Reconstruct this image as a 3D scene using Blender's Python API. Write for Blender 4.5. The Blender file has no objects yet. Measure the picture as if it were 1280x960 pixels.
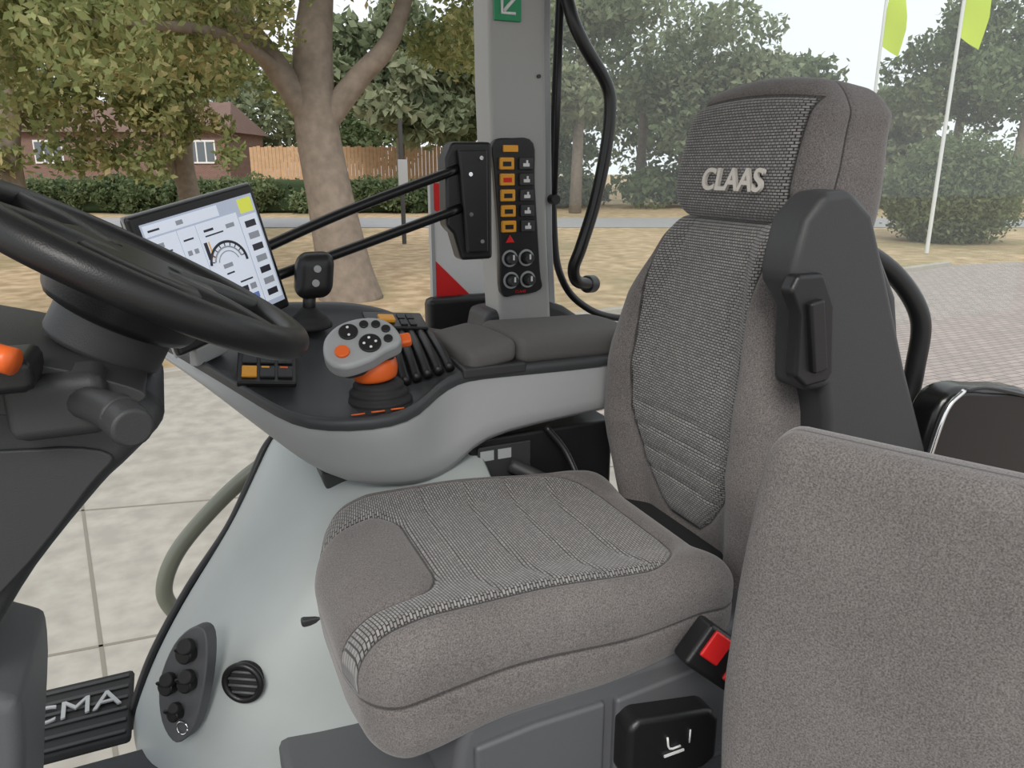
import bpy, math, random
import numpy as np
from math import sin,cos,pi,radians,exp,sqrt
from mathutils import Vector, Matrix
random.seed(4)
CM=0.01
scene=bpy.context.scene
scene.view_settings.view_transform='Standard'
# ------------------------------------------------------------------ helpers
def link(o,parent=None):
    scene.collection.objects.link(o)
    if parent is not None: o.parent=parent
    return o
def group(name):
    e=bpy.data.objects.new(name,None); e.empty_display_size=.05
    return link(e)
def sm(x,a,b):
    t=max(0.,min(1.,(x-a)/(b-a))); return t*t*(3-2*t)
def itp(x,xs,ys): return float(np.interp(x,xs,ys))
def crom(P,n=8):
    P=[Vector(p) for p in P]; out=[]
    Q=[P[0]*2-P[1]]+P+[P[-1]*2-P[-2]]
    for i in range(1,len(Q)-2):
        for k in range(n):
            t=k/n; a,b,c,d=Q[i-1],Q[i],Q[i+1],Q[i+2]
            out.append(.5*((2*b)+(c-a)*t+(2*a-5*b+4*c-d)*t*t+(3*b-a-3*c+d)*t**3))
    out.append(P[-1]); return out
class M_:
    def __init__(s,name):
        m=bpy.data.materials.new(name); m.use_nodes=True; s.m=m; s.nt=m.node_tree
        s.b=s.nt.nodes['Principled BSDF']
    def n(s,t,**k):
        x=s.nt.nodes.new(t)
        for a,b in k.items(): setattr(x,a,b)
        return x
    def l(s,a,b): s.nt.links.new(a,b)
def mat(name,col,rough=.5,metal=0,noise=0,nscale=40,bump=0,bscale=200,coat=0,emit=0,spec=.5):
    M=M_(name); b=M.b
    b.inputs['Base Color'].default_value=(*col,1); b.inputs['Roughness'].default_value=rough
    b.inputs['Metallic'].default_value=metal; b.inputs['Coat Weight'].default_value=coat
    b.inputs['Specular IOR Level'].default_value=spec
    if emit:
        b.inputs['Emission Color'].default_value=(*col,1); b.inputs['Emission Strength'].default_value=emit
    tc=M.n('ShaderNodeTexCoord')
    if noise:
        nz=M.n('ShaderNodeTexNoise'); nz.inputs['Scale'].default_value=nscale; nz.inputs['Detail'].default_value=4
        M.l(tc.outputs['Object'],nz.inputs['Vector'])
        mx=M.n('ShaderNodeMix',data_type='RGBA')
        mx.inputs[6].default_value=(*[c*(1-noise) for c in col],1); mx.inputs[7].default_value=(*[min(1,c*(1+noise)) for c in col],1)
        M.l(nz.outputs['Fac'],mx.inputs[0]); M.l(mx.outputs[2],b.inputs['Base Color'])
    if bump:
        n2=M.n('ShaderNodeTexNoise'); n2.inputs['Scale'].default_value=bscale; n2.inputs['Detail'].default_value=2
        M.l(tc.outputs['Object'],n2.inputs['Vector'])
        bp=M.n('ShaderNodeBump'); bp.inputs['Strength'].default_value=bump; bp.inputs['Distance'].default_value=.002
        M.l(n2.outputs['Fac'],bp.inputs['Height']); M.l(bp.outputs[0],b.inputs['Normal'])
    return M.m
def mesh(name,verts,faces,m,parent=None,smooth=False,scale=CM,bevel=0,seg=3,auto=False,attrs=None):
    me=bpy.data.meshes.new(name)
    me.from_pydata([tuple(c*scale for c in v) for v in verts],[],faces); me.update()
    if attrs:
        for k,(ty,vals) in attrs.items():
            a=me.attributes.new(k,ty,'POINT')
            if ty=='FLOAT': a.data.foreach_set('value',vals)
            else: a.data.foreach_set('vector',[c for v in vals for c in v])
    o=bpy.data.objects.new(name,me)
    if m is not None: me.materials.append(m)
    link(o,parent)
    if smooth or bevel: me.shade_smooth()
    if bevel:
        md=o.modifiers.new('bevel','BEVEL'); md.width=bevel*scale; md.segments=seg; md.limit_method='ANGLE'; md.angle_limit=radians(35); md.harden_normals=True
    return o
class Fr:
    def __init__(s,o=(0,0,0),u=(1,0,0),v=(0,1,0),n=None):
        s.o=Vector(o);s.u=Vector(u).normalized();s.v=Vector(v);s.v=(s.v-s.u*s.v.dot(s.u)).normalized()
        s.n=s.u.cross(s.v) if n is None else Vector(n).normalized()
    def P(s,a,b,c=0): return s.o+s.u*a+s.v*b+s.n*c
W=Fr()
def box(name,a,b,m,parent=None,fr=W,bevel=.3,scale=CM,seg=2,mod=None):
    V=[];
    for z in (a[2],b[2]):
        for x,y in ((a[0],a[1]),(b[0],a[1]),(b[0],b[1]),(a[0],b[1])): V.append(fr.P(x,y,z))
    F=[(3,2,1,0),(4,5,6,7),(0,1,5,4),(1,2,6,5),(2,3,7,6),(3,0,4,7)]
    if fr.u.cross(fr.v).dot(fr.n)<0: F=[f[::-1] for f in F]
    return mesh(name,V,F,m,parent,bevel=bevel,scale=scale,seg=seg)
def prism(name,pts,c0,c1,m,parent=None,fr=W,bevel=.4,scale=CM,seg=3):
    ar=sum(pts[i][0]*pts[(i+1)%len(pts)][1]-pts[(i+1)%len(pts)][0]*pts[i][1] for i in range(len(pts)))
    if ar<0: pts=pts[::-1]
    n=len(pts); V=[fr.P(x,y,c0) for x,y in pts]+[fr.P(x,y,c1) for x,y in pts]
    F=[tuple(range(n))[::-1],tuple(range(n,2*n))]+[(i,(i+1)%n,(i+1)%n+n,i+n) for i in range(n)]
    if (fr.u.cross(fr.v).dot(fr.n)<0)!=(c1<c0): F=[f[::-1] for f in F]
    return mesh(name,V,F,m,parent,bevel=bevel,scale=scale,seg=seg)
FXZ=Fr((0,0,0),(1,0,0),(0,0,1))      # a=X b=Z c=-Y
def prismY(name,pts,y0,y1,m,parent=None,bevel=.4,**k):
    return prism(name,pts,-y1,-y0,m,parent,FXZ,bevel,**k)
def spline2(pts,n=5,closed=True):
    if not closed: return [(p.x,p.y) for p in crom([(a,b,0) for a,b in pts],n)]
    P=[(a,b,0) for a,b in pts]; P=[P[-1]]+P+[P[0],P[1]]
    c=crom(P,n); return [(p.x,p.y) for p in c[n:-n-1]][:len(pts)*n]
def tube(name,pts,r,m,parent=None,seg=14,sub=8,scale=CM,closed=False,radii=None):
    if closed: C=[Vector(p) for p in pts]
    else: C=crom(pts,sub) if sub>1 else [Vector(p) for p in pts]
    n=len(C)
    if radii is None: R=[r]*n
    else: R=[float(np.interp(i/(n-1)*(len(radii)-1),range(len(radii)),radii)) for i in range(n)]
    V=[];F=[];prev=None
    for i in range(n):
        t=((C[(i+1)%n]-C[i-1]) if closed else (C[min(i+1,n-1)]-C[max(i-1,0)])).normalized()
        if prev is None:
            u=t.orthogonal().normalized()
        else: u=(prev-t*prev.dot(t)).normalized()
        prev=u; w=t.cross(u)
        for k in range(seg):
            a=2*pi*k/seg; V.append(C[i]+(u*cos(a)+w*sin(a))*R[i])
    for i in range(n if closed else n-1):
        j=(i+1)%n
        for k in range(seg):
            k2=(k+1)%seg; F.append((i*seg+k,i*seg+k2,j*seg+k2,j*seg+k))
    if not closed:
        F.append(tuple(range(seg))[::-1]); F.append(tuple((n-1)*seg+k for k in range(seg)))
    return mesh(name,V,F,m,parent,smooth=True,scale=scale)
def cyl(name,p0,p1,r,m,parent=None,seg=28,bevel=.15,r1=None,scale=CM):
    p0=Vector(p0);p1=Vector(p1);t=(p1-p0).normalized();u=t.orthogonal().normalized();w=t.cross(u);r1=r if r1 is None else r1
    V=[p0+(u*cos(2*pi*k/seg)+w*sin(2*pi*k/seg))*r for k in range(seg)]+[p1+(u*cos(2*pi*k/seg)+w*sin(2*pi*k/seg))*r1 for k in range(seg)]
    F=[tuple(range(seg))[::-1],tuple(range(seg,2*seg))]+[(k,(k+1)%seg,(k+1)%seg+seg,k+seg) for k in range(seg)]
    return mesh(name,V,F,m,parent,bevel=bevel,scale=scale,seg=2)
def ringpts(c,n,R,num=64):
    c=Vector(c);n=Vector(n).normalized();u=n.orthogonal().normalized();w=n.cross(u)
    return [c+(u*cos(2*pi*i/num)+w*sin(2*pi*i/num))*R for i in range(num)]
def rbox(name,lo,hi,r,step,fn,m,parent=None):
    lo=np.array(lo,float);hi=np.array(hi,float);c=(lo+hi)/2;h=(hi-lo)/2;r=np.array(r,float);inner=h-r
    N=[max(4,int(round(2*h[i]/step))) for i in range(3)]
    idx={};V=[];sd=[];pat=[];F=[]
    def vid(ijk):
        if ijk in idx: return idx[ijk]
        p=np.array([-h[i]+2*h[i]*ijk[i]/N[i] for i in range(3)])
        q=np.clip(p,-inner,inner); e=(p-q)/r; L=np.linalg.norm(e)
        if L>1e-9: e=e/L
        P=c+q+e*r
        res=fn(*[float(t) for t in P])
        idx[ijk]=len(V); V.append(res[0]); sd.append(res[1]); pat.append(res[2]); return idx[ijk]
    for ax in range(3):
        a1,a2=(ax+1)%3,(ax+2)%3
        for side in (0,N[ax]):
            for i in range(N[a1]):
                for j in range(N[a2]):
                    q=[]
                    for di,dj in ((0,0),(1,0),(1,1),(0,1)):
                        t=[0,0,0];t[ax]=side;t[a1]=i+di;t[a2]=j+dj;q.append(vid(tuple(t)))
                    F.append(tuple(q) if side else tuple(q[::-1]))
    return mesh(name,V,F,m,parent,smooth=True,attrs={'sd':('FLOAT',sd),'pat':('FLOAT_VECTOR',pat)})
def loft(name,rows,m,parent=None,closed=False,cap=False,flip=False,solid=0,sub=1):
    n=len(rows[0]);V=[p for r in rows for p in r];F=[]
    for i in range(len(rows)-1):
        for k in range(n if closed else n-1):
            k2=(k+1)%n;f=(i*n+k,i*n+k2,(i+1)*n+k2,(i+1)*n+k);F.append(f[::-1] if flip else f)
    if cap:
        F.append(tuple(range(n)) if flip else tuple(range(n))[::-1]); e=tuple((len(rows)-1)*n+k for k in range(n)); F.append(e[::-1] if flip else e)
    o=mesh(name,V,F,m,parent,smooth=True)
    if solid:
        s=o.modifiers.new('s','SOLIDIFY');s.thickness=solid*CM;s.offset=-1
    if sub:
        s=o.modifiers.new('sub','SUBSURF');s.levels=sub;s.render_levels=sub
    return o
def text(name,body,fr,size,m,parent,ext=.05,align='CENTER',bold=0):
    c=bpy.data.curves.new(name,'FONT');c.body=body;c.size=size*CM;c.extrude=ext*CM;c.align_x=align;c.align_y='CENTER';c.offset=bold*CM
    t=bpy.data.objects.new('tmp',c);link(t)
    dg=bpy.context.evaluated_depsgraph_get();me=bpy.data.meshes.new_from_object(t.evaluated_get(dg));bpy.data.objects.remove(t)
    me.materials.clear();me.materials.append(m)
    o=bpy.data.objects.new(name,me);link(o,parent)
    R=Matrix((fr.u,fr.v,fr.n)).transposed().to_4x4();o.matrix_world=Matrix.Translation(fr.o*CM)@R
    return o
# ------------------------------------------------------------------ materials
def fabric():
    M=M_('seat_fabric');b=M.b;b.inputs['Roughness'].default_value=.95;b.inputs['Specular IOR Level'].default_value=.15
    b.inputs['Sheen Weight'].default_value=.25
    tc=M.n('ShaderNodeTexCoord');nz=M.n('ShaderNodeTexNoise');nz.inputs['Scale'].default_value=420;nz.inputs['Detail'].default_value=3
    M.l(tc.outputs['Object'],nz.inputs['Vector'])
    cr=M.n('ShaderNodeValToRGB');cr.color_ramp.elements[0].position=.32;cr.color_ramp.elements[1].position=.70
    cr.color_ramp.elements[0].color=(.115,.104,.100,1);cr.color_ramp.elements[1].color=(.265,.242,.235,1);M.l(nz.outputs['Fac'],cr.inputs[0])
    n2=M.n('ShaderNodeTexNoise');n2.inputs['Scale'].default_value=7;M.l(tc.outputs['Object'],n2.inputs['Vector'])
    mm=M.n('ShaderNodeMix',data_type='RGBA',blend_type='MULTIPLY');mm.inputs[0].default_value=.35
    M.l(cr.outputs[0],mm.inputs[6]);M.l(n2.outputs['Fac'],mm.inputs[7])
    pa=M.n('ShaderNodeAttribute',attribute_name='pat');sd=M.n('ShaderNodeAttribute',attribute_name='sd')
    sx=M.n('ShaderNodeSeparateXYZ');cx=M.n('ShaderNodeCombineXYZ');M.l(pa.outputs['Vector'],sx.inputs[0]);M.l(sx.outputs[0],cx.inputs[0]);M.l(sx.outputs[1],cx.inputs[1])
    br=M.n('ShaderNodeTexBrick');br.offset=.5
    br.inputs['Scale'].default_value=1;br.inputs['Brick Width'].default_value=1.05;br.inputs['Row Height'].default_value=.56
    br.inputs['Mortar Size'].default_value=.13;br.inputs['Mortar Smooth'].default_value=.6
    br.inputs['Color1'].default_value=(.33,.32,.31,1);br.inputs['Color2'].default_value=(.23,.222,.216,1);br.inputs['Mortar'].default_value=(.045,.042,.042,1)
    M.l(cx.outputs[0],br.inputs['Vector'])
    st=M.n('ShaderNodeMapRange');st.inputs[1].default_value=-.05;st.inputs[2].default_value=.05;M.l(sd.outputs['Fac'],st.inputs[0])
    mx=M.n('ShaderNodeMix',data_type='RGBA');M.l(st.outputs[0],mx.inputs[0]);M.l(mm.outputs[2],mx.inputs[6]);M.l(br.outputs['Color'],mx.inputs[7])
    ab=M.n('ShaderNodeMath',operation='ABSOLUTE');M.l(sd.outputs['Fac'],ab.inputs[0])
    ab2=M.n('ShaderNodeMath',operation='ABSOLUTE');M.l(sx.outputs[2],ab2.inputs[0])
    mn=M.n('ShaderNodeMath',operation='MINIMUM');M.l(ab.outputs[0],mn.inputs[0]);M.l(ab2.outputs[0],mn.inputs[1])
    s2=M.n('ShaderNodeMapRange');s2.inputs[1].default_value=.12;s2.inputs[2].default_value=.35;s2.inputs[3].default_value=.35;s2.inputs[4].default_value=1;M.l(mn.outputs[0],s2.inputs[0])
    m3=M.n('ShaderNodeMix',data_type='RGBA',blend_type='MULTIPLY');m3.inputs[0].default_value=1;M.l(mx.outputs[2],m3.inputs[6]);M.l(s2.outputs[0],m3.inputs[7])
    M.l(m3.outputs[2],b.inputs['Base Color'])
    hm=M.n('ShaderNodeMix',data_type='FLOAT');M.l(st.outputs[0],hm.inputs[0]);M.l(nz.outputs['Fac'],hm.inputs[2])
    inv=M.n('ShaderNodeMath',operation='SUBTRACT');inv.inputs[0].default_value=1;M.l(br.outputs['Fac'],inv.inputs[1]);M.l(inv.outputs[0],hm.inputs[3])
    bp=M.n('ShaderNodeBump');bp.inputs['Strength'].default_value=.5;bp.inputs['Distance'].default_value=.0015
    M.l(hm.outputs[0],bp.inputs['Height']);M.l(bp.outputs[0],b.inputs['Normal'])
    return M.m
FAB=fabric()
BLK=mat('black_plastic',(.012,.012,.013),.38,bump=.15,bscale=500)
BLKS=mat('black_satin_tube',(.008,.008,.009),.3)
DGR=mat('dark_grey_plastic',(.037,.038,.040),.5,bump=.25,bscale=700)
TRAY=mat('console_dark_grey',(.055,.058,.062),.42,bump=.2,bscale=700)
MGR=mat('mid_grey_plastic',(.10,.103,.11),.5,bump=.2,bscale=700)
LGR=mat('light_grey_plastic',(.36,.37,.375),.5,noise=.05,nscale=8,bump=.15,bscale=600)
AGR=mat('arch_grey_plastic',(.42,.455,.45),.42,noise=.12,nscale=5,bump=.15,bscale=600)
PGR=mat('pillar_grey_plastic',(.36,.36,.35),.55,bump=.15,bscale=600)
ARM=mat('armrest_vinyl',(.11,.104,.101),.75,noise=.15,nscale=300,bump=.4,bscale=500)
ORG=mat('orange_plastic',(.75,.13,.02),.4)
YEL=mat('amber_button',(.85,.38,.03),.45)
WHT=mat('white_print',(.75,.75,.75),.6)
RED=mat('red_plastic',(.75,.02,.02),.35)
GRN=mat('sign_green',(.01,.25,.10),.5)
CHR=mat('chrome_rim',(.8,.8,.8),.12,metal=1)
GLB=mat('gloss_black',(.006,.006,.006),.25)
STK=mat('stick_grey',(.40,.41,.42),.4)
RUB=mat('rubber_black',(.015,.015,.016),.7)
# ------------------------------------------------------------------ camera
cam=bpy.data.objects.new('camera',bpy.data.cameras.new('camera'));link(cam)
cam.location=(0,0,1.2);cam.rotation_euler=(radians(74),0,radians(-24));cam.data.sensor_width=36;cam.data.lens=950/1280*36;cam.data.clip_start=.02;cam.data.clip_end=500
scene.camera=cam
# ------------------------------------------------------------------ driver seat
seat=group('driver_seat');CY=126.5
def cushion(x,y,z):
    s=y-CY; w=sm(z,35,49)
    fx=max(0,(34-x)/16.)
    y2=CY+s*(1-.05*max(0,min(1,fx))**2-.05*sm(x,62,92))
    ins=min(24.0-abs(s),84-x, z-41.5)
    if x>72 and abs(s)>12:
        ins=min(ins,12-sqrt((x-72)**2+(abs(s)-12.0)**2))
    px=max(0,x-29);py=max(0,abs(s)-9)
    pom=sqrt(px*px+py*py)-7.5 if (px or py) else -7.5
    sdv=min(ins,pom)
    dz=1.8*sm(abs(s),13,24)-2.6*sm(-x,-32,-17)-2.4*sm(x,48,80)+.8
    dz+=.5*min(1,max(0,-pom)/3) if pom<0 else 0
    dz-=1.0*exp(-(sdv/.7)**2)
    if sdv>.5:
        for xk in (44,54,64,74):
            xx=xk-2.2*(1-(s/22)**2)
            dz-=.6*exp(-((x-xx)/.5)**2)*min(1,(sdv-.5))
    zz=z+dz*w
    x2=x+5*sm(s,6,29)*sm(-x,-45,-18)+1.5*sm(-s,12,29)*sm(-x,-45,-18)
    if z<43: x2+= (43-z)*.12*sm(-x,-42,-17)
    zz-= 3.6*sm(-x,-47,-18)*(1-w)
    zz+= 2.0*sm(x,60,88)*(1-w)
    zz-=1.2*sm(x,80,92)
    gz2=z-40.6+ 1.5*sm(x,40,85)
    if w<.999 and abs(s)>20: y2-= (1 if s>0 else -1)*.5*exp(-(gz2/.5)**2)
    return (x2,y2,zz),sdv,(y,x,gz2 if z<46 else 9)
rbox('seat_cushion',(18,97,29.0),(93,156,49.5),(7,7,6.5),.65,cushion,FAB,seat)
fz=[30,40,50,62,76,92,104,112,125,140];fxv=[100,99,97.5,95.5,96,99,102,104,106.5,110]
hz=[30,36,44,57,68,80,92,101,110];hv=[19,22.5,25,27.5,28,27.5,24.5,20.5,18]
def backrest(d,s,z):
    k=itp(z,hz,hv)/27.
    wf=1-sm(d,3,15)
    iw=itp(z,[43,47,54,66,78,92,110],[4.5,9,14.0,17.5,18.3,17.5,16])
    sdv=min(iw-abs(s*k),(z-43.5),4.5-d)
    X=itp(z,fz,fxv)+d
    X-=4.6*sm(abs(s),14,22)*wf*(1-.6*sm(z,92,110))
    X+=1.0*exp(-(sdv/.7)**2)*wf
    if sdv>.4:
        for zk in (53.5,58.5,63.5,68.5):
            X+=.65*exp(-((z-zk+1.2*(s/16)**2)/.5)**2)*min(1,sdv-.4)
        X-=.6*min(1,sdv/3)
        sv=abs(abs(s*k)-10.5)
        if z>72: X+=.4*exp(-(sv/.4)**2)
    sm2=d-9.0 if abs(s)>20 else 9
    return (X,CY+s*k,z),sdv,(s,z,sm2)
rbox('seat_backrest',(0,-27,31),(17,27,110),(5,7,6),.75,backrest,FAB,seat)
def headrest(d,s,z):
    k=itp(z,[108,112,120,130,138],[18.8,19.8,20.3,19.4,16.8])/21.
    wf=1-sm(d,2,14)
    sdv=min(16.6+s*k,19-s*k,(133.0-z),5.0-d)
    X=itp(z,fz,fxv)+d-1.6
    X+=.9*exp(-(sdv/.6)**2)*wf
    X+=1.5*(1-(s/21)**2)*-wf*.6
    X+=2.6*sm(d,8,22)*sm(-z,-128,-109)
    zz=z-9*sm(d,3,19)*sm(-z,-124,-109)
    zz-=2.0*(s/21)**2*sm(z,125,138)+1.6*sm(d,6,22)*sm(z,125,138)
    k2=k-.02*exp(-((d-8.5)/.5)**2)
    return (X,CY+s*k2,zz),sdv,(s,z,(d-8.5) if abs(s)>12 or z>131 else 9)
rbox('seat_headrest',(0,-21,109.5),(22.0,21,136.6),(5.5,6,8),.7,headrest,FAB,seat)
fr=Fr((102.0,CY-3.2,117.2),(0,-1,0),(.17,0,1));fr.n=Vector((-1,0,.17)).normalized()
text('headrest_lettering','CLAAS',fr,6.0,mat('embroidery',(.68,.64,.58),.8),seat,.35,bold=.14)
# back shell + belt pillar
prismY('seat_back_shell',[(114,108),(119,108),(127,96),(134,70),(136,36),(110,36),(112,80)],102,150,DGR,seat,bevel=3,seg=4)
out=[(90,104),(91.5,112),(95.5,116),(101,116.5),(106.5,112.5),(112.5,100),(119.5,85),(129.5,66),(134,48),(106,46),(103,62),(101.5,77),(100,83),(95.5,83),(94,97),(90.5,101.5)]
prismY('belt_pillar',out,92.5,100.5,DGR,seat,bevel=1.6,seg=4)
prismY('belt_guide',[(88.6,101),(90,103.5),(95.5,103.5),(98.6,98),(100,86.5),(99,85),(94.0,84.5),(91.5,86.5),(91,97)],91.0,94,BLK,seat,bevel=.8)
prismY('belt_strap',[(92,99),(95,99.5),(97.5,87.5),(94.5,87)],89.8,92,BLK,seat,bevel=.5)
tube('backrest_rear_loop',[(122,112,106),(134,110,99),(141,108,90),(142,108,80),(140,108,70),(132,110,62)],2.0,BLK,seat)
# base
box('seat_gap_shade',(90,106,28),(102,147,42),RUB,seat,bevel=2)  # added black block, stands in for the shadow between cushion and backrest
prismY('seat_base_cover',[(35,30),(38,32),(84,33),(94,38),(100,38),(104,30),(104,8),(92,4),(36,6),(33,20)],99,152,MGR,seat,bevel=2,seg=4)
prismY('seat_base_trim',[(37,27),(48,28),(62,28),(62,8),(37,10)],97.8,100,MGR,seat,bevel=.8)
prismY('seat_side_panel',[(64,28),(82,29.5),(88,31),(90,8),(64,8)],97.5,100,MGR,seat,bevel=.8)
prismY('seat_tilt_lever',[(64,25),(66,26.5),(82,23.5),(84,21),(84,12),(81,10.5),(66,12),(64,14)],93,99,BLK,seat,bevel=1.2)
tube('lever_icon',[(72,92.8,21),(72.6,92.8,18.4),(75.0,92.8,18.2)],.2,WHT,seat,sub=3)
tube('lever_icon_arrow',[(77,92.8,21),(77,92.8,18.2)],.16,WHT,seat,sub=1)
box('lever_icon_bar',(71.5,92.6,16.9),(75.8,92.9,17.3),WHT,seat,bevel=0)
box('suspension_bellows',(38,104,-2),(92,148,10),RUB,seat,bevel=2)
# belt buckle
bk=group('seat_belt_buckle')
f=Fr((76,92.5,41.5),(.75,-.15,-.65),(.65,0,.75))
box('buckle_body',(0,-5,-2.4),(12.5,3.5,2.4),BLK,bk,f,bevel=.9,seg=3)
box('buckle_release',(1.2,-2.2,2.0),(5.6,3.0,2.9),RED,bk,f,bevel=.4)
box('buckle_release_end',(8.2,-3.4,2.0),(12.4,1.6,2.9),RED,bk,f,bevel=.4)
tube('buckle_stalk',[(84,95,34),(89,97,30),(92,99,24)],1.6,BLK,bk)
# ------------------------------------------------------------------ folding jump seat (near door)
ps=group('folding_jump_seat')
dv=Vector((.51,-.86,0));nb=Vector((.86,.51,0))
def pas(s,t,z):
    lf=sm(-s,-22,6)
    s2=s+lf*(1.2*sm(z,60,88)+2.8*sm(-z,-50,-14)+1.0)+2.6
    P=Vector((69.5,73.5,0))+dv*s2+nb*t; X=P.x+ -3+3*(z-40)/46.
    bul=1.2*(1-((s-19)/28)**2)*(1-sm(t,0,8))
    return (X-nb.x*bul,P.y-nb.y*bul,z-.03*(s-0)),-3.,(s,z,t-4)
rbox('jump_seat_backrest',(-4.5,0,4),(47,8,86),(4,2.5,5),1.0,pas,FAB,ps)
box('jump_seat_frame',(84,70,0),(100,80,40),DGR,ps,bevel=2)
# ------------------------------------------------------------------ armrest console
con=group('armrest_console')
st=[ # X, rimY, rimZ, botY, botZ, farZ
(-7,186,84,184,80.5,88.5),(-4,182,83.5,180,78.5,89),(3,170.5,80.5,169,74.5,89),(10,160,77,160,69,89),(16,152.5,73.4,155,64,89),(21,148,71.5,153,59,88.5),(29,145.5,70.8,152,53.5,88),
(38,145,70.6,152,51,87.5),(45,148.5,71.2,152,50,86),(51,155,73,153,50.5,84),(57,158,74.5,154,53.5,80),(62,158.5,74.8,155,57.5,78),(75,157.5,74.8,155.5,59,77),(97,156,74.8,155.5,60.5,77)]
body=[];tray=[]
for X,ry,rz,by,bz,fz_ in st:
    ny=ry+.6;nz=rz-2.6
    body.append([(X,ny+1,nz+1),(X,ny,nz),(X,(ny*2+by)/3-.6,nz*.62+bz*.38),(X,by,bz+1.2),(X,by+3,bz-.5),(X,188,bz+3 if bz<75 else bz+1),(X,193,fz_-6),(X,193,fz_-2)])
    D=fz_-rz; yy=lambda t:ry+(190-ry)*t
    dep=2.6 if 0<X<55 else .3
    tray.append([(X,ny,nz),(X,ry-.2,rz-1),(X,ry+.6,rz),(X,ry+2.0,rz+.2),(X,ry+3.0,rz-dep+.6),(X,yy(.4),rz+D*.38-dep),(X,yy(.7),rz+D*.65-dep),(X,187,fz_-dep-.4),(X,188.5,fz_),(X,191,fz_),(X,193,fz_-2.5)])
loft('console_body',body,LGR,con,solid=0,sub=1)
mesh('console_end',[body[0][i] for i in range(8)],[tuple(range(8))],LGR,con)
loft('console_tray',tray,TRAY,con,sub=1)
def pad(x,y,z):
    z2=z+.8*(1-((y-171)/13)**2)-.02*(x-60)
    return (x,y,z2),-3.,(x,y,z-78.6)
rbox('armrest_pad',(72,158,74.5),(106,184,81.2),(2.5,3,2.6),.8,pad,ARM,con)
def pad2(x,y,z): return (x-(y-158)*.12,y,z-max(0,(73-x))*.17+.8*(1-((y-171)/13)**2)),-3.,(x,y,9)
rbox('armrest_pad_front',(59.5,158,75.5),(72.3,184,81.2),(2,3,2.2),.8,pad2,ARM,con)
prism('armrest_hinge_wedge',[(157.5,73),(157.5,75.5),(184,77.5),(184,74)],58,74,DGR,con,Fr((0,0,0),(0,1,0),(0,0,1)),bevel=.6)
# tray keypads
fk=Fr((10,165,78.6),(1,-.12,-.1),(.1,.9,.42))
box('keypad_plate',(0,-5,-.5),(12,6,.9),BLK,con,fk,bevel=.4)
for i in range(3):
    for j in range(2):
        box(f'keypad_key_{i}_{j}',(1+3.6*i,-3.5+4.6*j,.9),(4+3.6*i,0+4.6*j,1.5),YEL if (i,j)==(0,0) else DGR,con,fk,bevel=.2)
for i,(a,b) in enumerate([(4.9,-.8),(8.6,-.8),(4.9,3.8),(1.4,3.8)]): box(f'keypad_mark_{i}',(a,b,1.4),(a+1.6,b+.5,1.6),ORG if i%2 else YEL,con,fk,bevel=0)
ft=Fr((48,172,80.2),(1,0,-.1),(0,.92,.3))
for i in range(5):
    tube(f'lever_slot_rib_{i}',[(45+2.7*i,159.5+.2*i,73.2+.5*i),(45.4+2.6*i,167,77.8+.1*i),(46.6+2.4*i,176,80.6-.1*i),(48+2.2*i,181,80.6-.2*i)],1.15,BLK,con,sub=6)
box('tray_button_plate',(-7,5,-.3),(8,13,.8),BLK,con,ft,bevel=.4)
box('yellow_button',(-4,7,.8),(0,10,1.8),YEL,con,ft,bevel=.3)
for i in range(4): box(f'tray_key_{i}',(1.2+(i%2)*2.3,6+(i//2)*3.2,.8),(3+(i%2)*2.3,8.5+(i//2)*3.2,1.2),DGR,con,ft,bevel=.15)
for i in range(3):
    tube(f'tray_orange_mark_{i}',[(30+4.2*i,148.0+.2*i,71.1),(32.8+4.2*i,148.0+.2*i,71.1)],.2,ORG,con,sub=1,seg=6)
# main joystick
js=group('multifunction_joystick')
def bell(name,c,levels,m,parent,ax=(0,0,1)):
    c=Vector(c);ax=Vector(ax).normalized();rows=[];u=ax.orthogonal().normalized();w=ax.cross(u)
    for h,r in levels: rows.append([c+ax*h+(u*cos(2*pi*k/28)+w*sin(2*pi*k/28))*r for k in range(28)])
    return loft(name,rows,m,parent,closed=True,cap=True,sub=1,flip=False)
bell('joystick_boot',(38,156.5,69.2),[(0,8.2),(1,8.2),(1.6,6.8),(2.3,7.7),(3.2,5.9),(3.9,6.9),(4.8,5.1),(5.5,5.9),(6.4,4.4),(7,4.4)],RUB,js)
bell('joystick_collar',(37.3,155.5,76),[(0,4.2),(.6,4.7),(3.2,5.2),(4.6,4.6),(5,4)],ORG,js,(-.1,0,1))
GRP=mat('grip_grey',(.34,.35,.36),.4)
fg=Fr((34.3,152.5,84.8),(1,-.15,.12),(.1,.75,.62))
go=[(a*.95,b*.95) for a,b in [(-8.5,-3.5),(-8.2,1.5),(-5,5),(0,6.2),(5,5),(7.6,1.5),(7.8,-2.5),(4,-4.2),(0,-6),(-5.5,-6.6)]]
prism('joystick_grip',spline2(go,5),-2.6,1.6,GRP,js,fg,bevel=1.1,seg=4)
prism('joystick_grip_underside',spline2([(a*.8,b*.8) for a,b in go],5),-5,-2.4,DGR,js,fg,bevel=1.0)
def disc(name,a,b,r,m,h0=1.5,h1=2.1,fr_=fg,par=js,bevel=.2): return cyl(name,fr_.P(a,b,h0),fr_.P(a,b,h1),r,m,par,bevel=bevel,seg=24)
disc('grip_dpad',1.2,-1.6,2.3,BLK);disc('grip_dpad_top',-2.6,2.2,2.0,BLK)
disc('grip_orange_button',-4.6,-2.6,1.5,ORG,1.5,2.3)
for i,(a,b) in enumerate([(3.2,3.0),(5.0,1.4),(5.0,-1.2),(.8,3.5)]): disc(f'grip_button_{i}',a,b,.95,BLK)
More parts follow.
